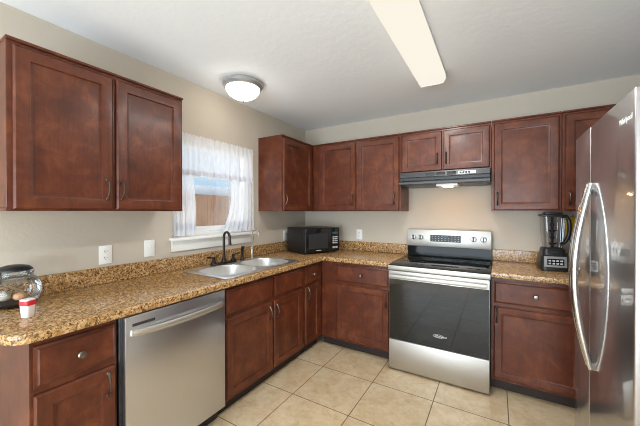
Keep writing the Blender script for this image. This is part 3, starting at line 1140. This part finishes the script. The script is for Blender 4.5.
# ------------------------------------------------------------------ blender
bl = thing('blender', 'black countertop blender with a clear jug beside the refrigerator', 'blender', (2.517, -0.275, CT1 + 0.0007), 0.10)
bm = nb()
prev = None
for w, d, z in ((0.088, 0.095, 0.004), (0.088, 0.095, 0.03), (0.082, 0.088, 0.11), (0.074, 0.074, 0.118), (0.070, 0.068, 0.165), (0.062, 0.060, 0.172)):
    ring = [bm.verts.new((x, y, z)) for x, y in rrect(-w, w, -d, d, 0.03, 5)]
    if prev:
        for i in range(len(ring)):
            j = (i + 1) % len(ring)
            bm.faces.new((prev[i], prev[j], ring[j], ring[i]))
    else:
        bm.faces.new(list(reversed(ring)))
    prev = ring
bm.faces.new(prev)
obj('motor_base', bm, M['black'], bl, smooth=45)
bm = rings(nb(), 0.140, 0.082, [(0, 0), (0, -0.003), (0.003, -0.005)], -0.070, 0.0)
pn = obj('control_panel', bm, M['silver'], bl, (0, -0.0925, 0.030), (-0.085, 0, 0))
obj('button_field', box(nb(), -0.052, 0.052, -0.0065, -0.005, 0.016, 0.064, 0.001, 1), M['black_gloss'], pn)
for q in range(4):
    for r_ in range(2):
        obj('button', box(nb(), -0.044 + q * 0.024, -0.028 + q * 0.024, -0.0080, -0.0065, 0.022 + r_ * 0.021, 0.034 + r_ * 0.021, 0.001, 1), M['grey'], pn)
for x in (-0.06, 0.06):
    for y in (-0.06, 0.06):
        obj('foot', lathe(nb(), [(0.012, 0), (0.012, 0.005)], 12, (x, y, 0)), M['black'], bl)
obj('badge', box(nb(), -0.022, 0.022, -0.0735, -0.069, 0.138, 0.145, 0.0003, 1), M['char'], bl)
bm = nb()
prev = None
for w, z in ((0.058, 0.173), (0.062, 0.20), (0.068, 0.30), (0.074, 0.415)):
    ring = [bm.verts.new((x, y, z)) for x, y in rrect(-w, w, -w * 0.95, w * 0.95, 0.028, 5)]
    if prev:
        for i in range(len(ring)):
            j = (i + 1) % len(ring)
            bm.faces.new((prev[i], prev[j], ring[j], ring[i]))
    prev = ring
jug = obj('jug', bm, M['jar_glass'], bl, smooth=45)
bm = nb()
box(bm, -0.079, 0.079, -0.076, 0.076, 0.415, 0.432, 0.006)
box(bm, -0.055, 0.055, -0.050, 0.050, 0.432, 0.448, 0.006)
obj('lid', bm, M['black'], bl)
bm = tube(nb(), [(0, 0, 0.175), (0, 0, 0.41)], 0.008, 10)
for z, a in ((0.20, 0.3), (0.25, 1.4), (0.30, 2.4), (0.35, 0.9)):
    lathe(bm, [(0.008, z - 0.012), (0.014, z - 0.008), (0.014, z + 0.008), (0.008, z + 0.012)], 12)
    for s in (0, PI):
        c_, s_ = math.cos(a + s), math.sin(a + s)
        tube(bm, [(0.012 * c_, 0.012 * s_, z), (0.04 * c_, 0.04 * s_, z + 0.012)], [0.006, 0.001], 6, 0.4)
obj('blade_tower', bm, M['black'], bl)
bm = tube(nb(), [(0.060, 0, 0.422), (0.084, -0.004, 0.416), (0.104, -0.006, 0.385), (0.106, -0.006, 0.33), (0.103, -0.006, 0.275), (0.084, -0.004, 0.225), (0.056, 0, 0.195)],
          [0.014, 0.015, 0.014, 0.014, 0.014, 0.014, 0.013], 10)
obj('jug_handle', bm, M['black'], bl, smooth=60)

# black box, cord and yellow cloth beside the blender
bx = thing('plastic_box', 'low black plastic box on the counter right of the blender', 'box', (2.695, -0.170, CT1 + 0.0007))
obj('shell', box(nb(), -0.075, 0.09, -0.08, 0.09, 0.0, 0.095, 0.012), M['black'], bx)
obj('panel', box(nb(), -0.05, 0.06, -0.0815, -0.080, 0.03, 0.07, 0.0005, 1), M['black_gloss'], bx)
pts = [(2.690, -0.02, 1.30)]
for t in (0.15, 0.35, 0.55, 0.75, 0.9, 1.0):
    pts.append((2.690 - 0.05 * math.sin(PI * t) + 0.03 * t, -0.02 - 0.05 * math.sin(PI * t * 0.5), 1.30 - 0.285 * t))
co = obj('power_cord', tube(nb(), pts, 0.0035, 8), M['black'])
tag(co, 'thin black cord hanging on the back wall right of the blender', 'cord')
yl = thing('hanging_cloth', 'small yellow cloth hanging beside the blender handle', 'cloth', (2.662, -0.100, 1.326))
bm = nb()
prev = None
for w, d, z in ((0.006, 0.005, 0.0), (0.030, 0.010, -0.012), (0.040, 0.013, -0.05), (0.042, 0.014, -0.10), (0.030, 0.012, -0.14), (0.010, 0.006, -0.155)):
    ring = [bm.verts.new((w * math.cos(2 * PI * k / 16), d * math.sin(2 * PI * k / 16), z)) for k in range(16)]
    if prev:
        for i in range(16):
            j = (i + 1) % 16
            bm.faces.new((prev[i], prev[j], ring[j], ring[i]))
    else:
        bm.faces.new(list(reversed(ring)))
    prev = ring
bm.faces.new(prev)
obj('body', bm, M['yellow'], yl, smooth=60)
obj('loop', tube(nb(), [(0, 0, -0.003), (0.012, 0, 0.02), (0.0, 0, 0.0455), (-0.012, 0, 0.02), (0, 0, -0.003)], 0.002, 6), M['black'], yl)

# ------------------------------------------------------------------ fish bowl and food tub
fb = thing('fish_bowl', 'round glass fish bowl with a black lid at the counter end', 'fish bowl', (0.135, -2.735, CT1 + 0.0007))
gp = [(0.064, 0.002), (0.080, 0.008), (0.096, 0.036), (0.101, 0.075), (0.094, 0.108), (0.078, 0.130), (0.068, 0.138), (0.066, 0.150), (0.069, 0.166)]
bm = nb()
prev = None
for r_, z in gp:
    ring = [bm.verts.new((r_ * math.cos(2 * PI * k / 40), r_ * math.sin(2 * PI * k / 40), z)) for k in range(40)]
    if prev:
        for i in range(40):
            j = (i + 1) % 40
            bm.faces.new((prev[i], prev[j], ring[j], ring[i]))
    prev = ring
obj('glass_bowl', bm, M['glass'], fb, smooth=80)
obj('glass_rim', lathe(nb(), [(0.0655, 0.150), (0.0705, 0.158), (0.0705, 0.164), (0.0660, 0.166)], 40), M['glass'], fb)
obj('lid', lathe(nb(), [(0.062, 0.1685), (0.066, 0.170), (0.065, 0.176), (0.052, 0.188), (0.030, 0.195), (0, 0.197)], 40), M['black'], fb)
bm = nb()
lathe(bm, [(0.062, 0.003), (0.077, 0.0095), (0.080, 0.016), (0.074, 0.020), (0.03, 0.022), (0, 0.022)], 32)
gv = obj('gravel', bm, M['gravel'], fb)
gv['kind'] = 'stuff'
obj('water', lathe(nb(), [(0.085, 0.118), (0.085, 0.119)], 40), M['water'], fb, smooth=80)
for x, y, r_, m_, lab in ((0.022, 0.012, 0.024, 'shell', 'peach coloured shell lying in the fish bowl'), (-0.018, -0.034, 0.026, 'stone', 'pale grey stone lying in the fish bowl')):
    bm = nb()
    bmesh.ops.create_icosphere(bm, subdivisions=3, radius=r_)
    for v in bm.verts:
        v.co *= 1 + 0.12 * math.sin(9 * v.co.x / r_ + x * 90) * math.cos(5 * v.co.y / r_) + 0.05 * math.sin(14 * v.co.z / r_)
        v.co.z *= 0.75
    o = obj('shell' if m_ == 'shell' else 'stone', bm, M[m_], None, (0.135 + x, -2.735 + y, CT1 + 0.024 + r_ * 0.86), smooth=60)
    tag(o, lab, 'shell' if m_ == 'shell' else 'stone')
tb = thing('food_tub', 'small white tub with a red rim in front of the fish bowl', 'tub', (0.405, -2.757, CT1 + 0.0007), 0.5)
bm = nb()
prev = None
for w, z in ((0.0165, 0.0), (0.0175, 0.002), (0.0205, 0.060), (0.0205, 0.064)):
    ring = [bm.verts.new((x, y, z)) for x, y in rrect(-w, w, -w, w, 0.010, 5)]
    if prev:
        for i in range(len(ring)):
            j = (i + 1) % len(ring)
            bm.faces.new((prev[i], prev[j], ring[j], ring[i]))
    else:
        bm.faces.new(list(reversed(ring)))
    prev = ring
bm.faces.new(prev)
obj('cup', bm, M['tub'], tb, smooth=45)
pm = plate_mesh('red_band', [rrect(-0.0222, 0.0222, -0.0222, 0.0222, 0.011, 5)], 0.052, 0.072, 0.0015)
link('red_band', pm, M['red'], tb)
pm = plate_mesh('lid', [rrect(-0.0205, 0.0205, -0.0205, 0.0205, 0.010, 5)], 0.072, 0.078, 0.002)
link('lid', pm, M['tub'], tb)
for q in range(3):
    obj('label_print', box(nb(), -0.012, 0.010 - 0.004 * q, -0.0201 + 0.0004 * q, -0.0187 + 0.0004 * q, 0.040 - q * 0.009, 0.0425 - q * 0.009), M['grey'], tb)

# ------------------------------------------------------------------ ceiling lights
dl = thing('dome_ceiling_light', 'round flush dome ceiling light with grey metal rim near the window', 'ceiling light', (0.360, -1.455, H))
obj('rim', lathe(nb(), [(0.146, -0.001), (0.160, -0.012), (0.160, -0.030), (0.148, -0.046), (0.134, -0.052), (0.134, -0.030)], 48), M['silver'], dl)
pr = [(0.135 * math.cos(PI / 2 * k / 10) ** 1.15, -0.047 - 0.096 * math.sin(PI / 2 * k / 10)) for k in range(11)]
pr[-1] = (0, -0.143)
obj('glass_shade', lathe(nb(), pr, 48), M['shade'], dl, smooth=60)
obj('finial', lathe(nb(), [(0.012, -0.141), (0.014, -0.148), (0.009, -0.160), (0, -0.162)], 16), M['silver'], dl)

fl = thing('fluorescent_ceiling_light', 'long lit fluorescent ceiling light with wraparound diffuser', 'ceiling light', (1.715, -1.425, H))
LY = 0.610
obj('housing', box(nb(), -0.095, 0.095, -LY, LY, -0.022, -0.0005, 0.003, 1), M['white'], fl)
bm = nb()
prof = [(-0.096, -0.023), (-0.098, -0.060), (-0.080, -0.086), (0.080, -0.086), (0.098, -0.060), (0.096, -0.023)]
va = [[bm.verts.new((x, y, z)) for x, z in prof] for y in (-LY + 0.008, LY - 0.008)]
bm.faces.new(va[0])
bm.faces.new(list(reversed(va[1])))
for i in range(6):
    j = (i + 1) % 6
    bm.faces.new((va[0][i], va[1][i], va[1][j], va[0][j]))
obj('diffuser', bm, M['diffuser'], fl)
light('fluorescent_tubes', 'AREA', (1.715, -1.425, H - 0.078), (0, 0, 0), 150, (0.97, 0.97, 0.95), 0.12, 1.02)
for s in (-1, 1):
    bm = nb()
    y0, y1 = sorted((s * (LY - 0.007), s * LY))
    va = [[bm.verts.new((x * 1.03, y, z * 1.04)) for x, z in prof] for y in (y0, y1)]
    bm.faces.new(va[0])
    bm.faces.new(list(reversed(va[1])))
    for i in range(6):
        j = (i + 1) % 6
        bm.faces.new((va[0][i], va[1][i], va[1][j], va[0][j]))
    obj('end_cap', bm, M['silver'], fl)
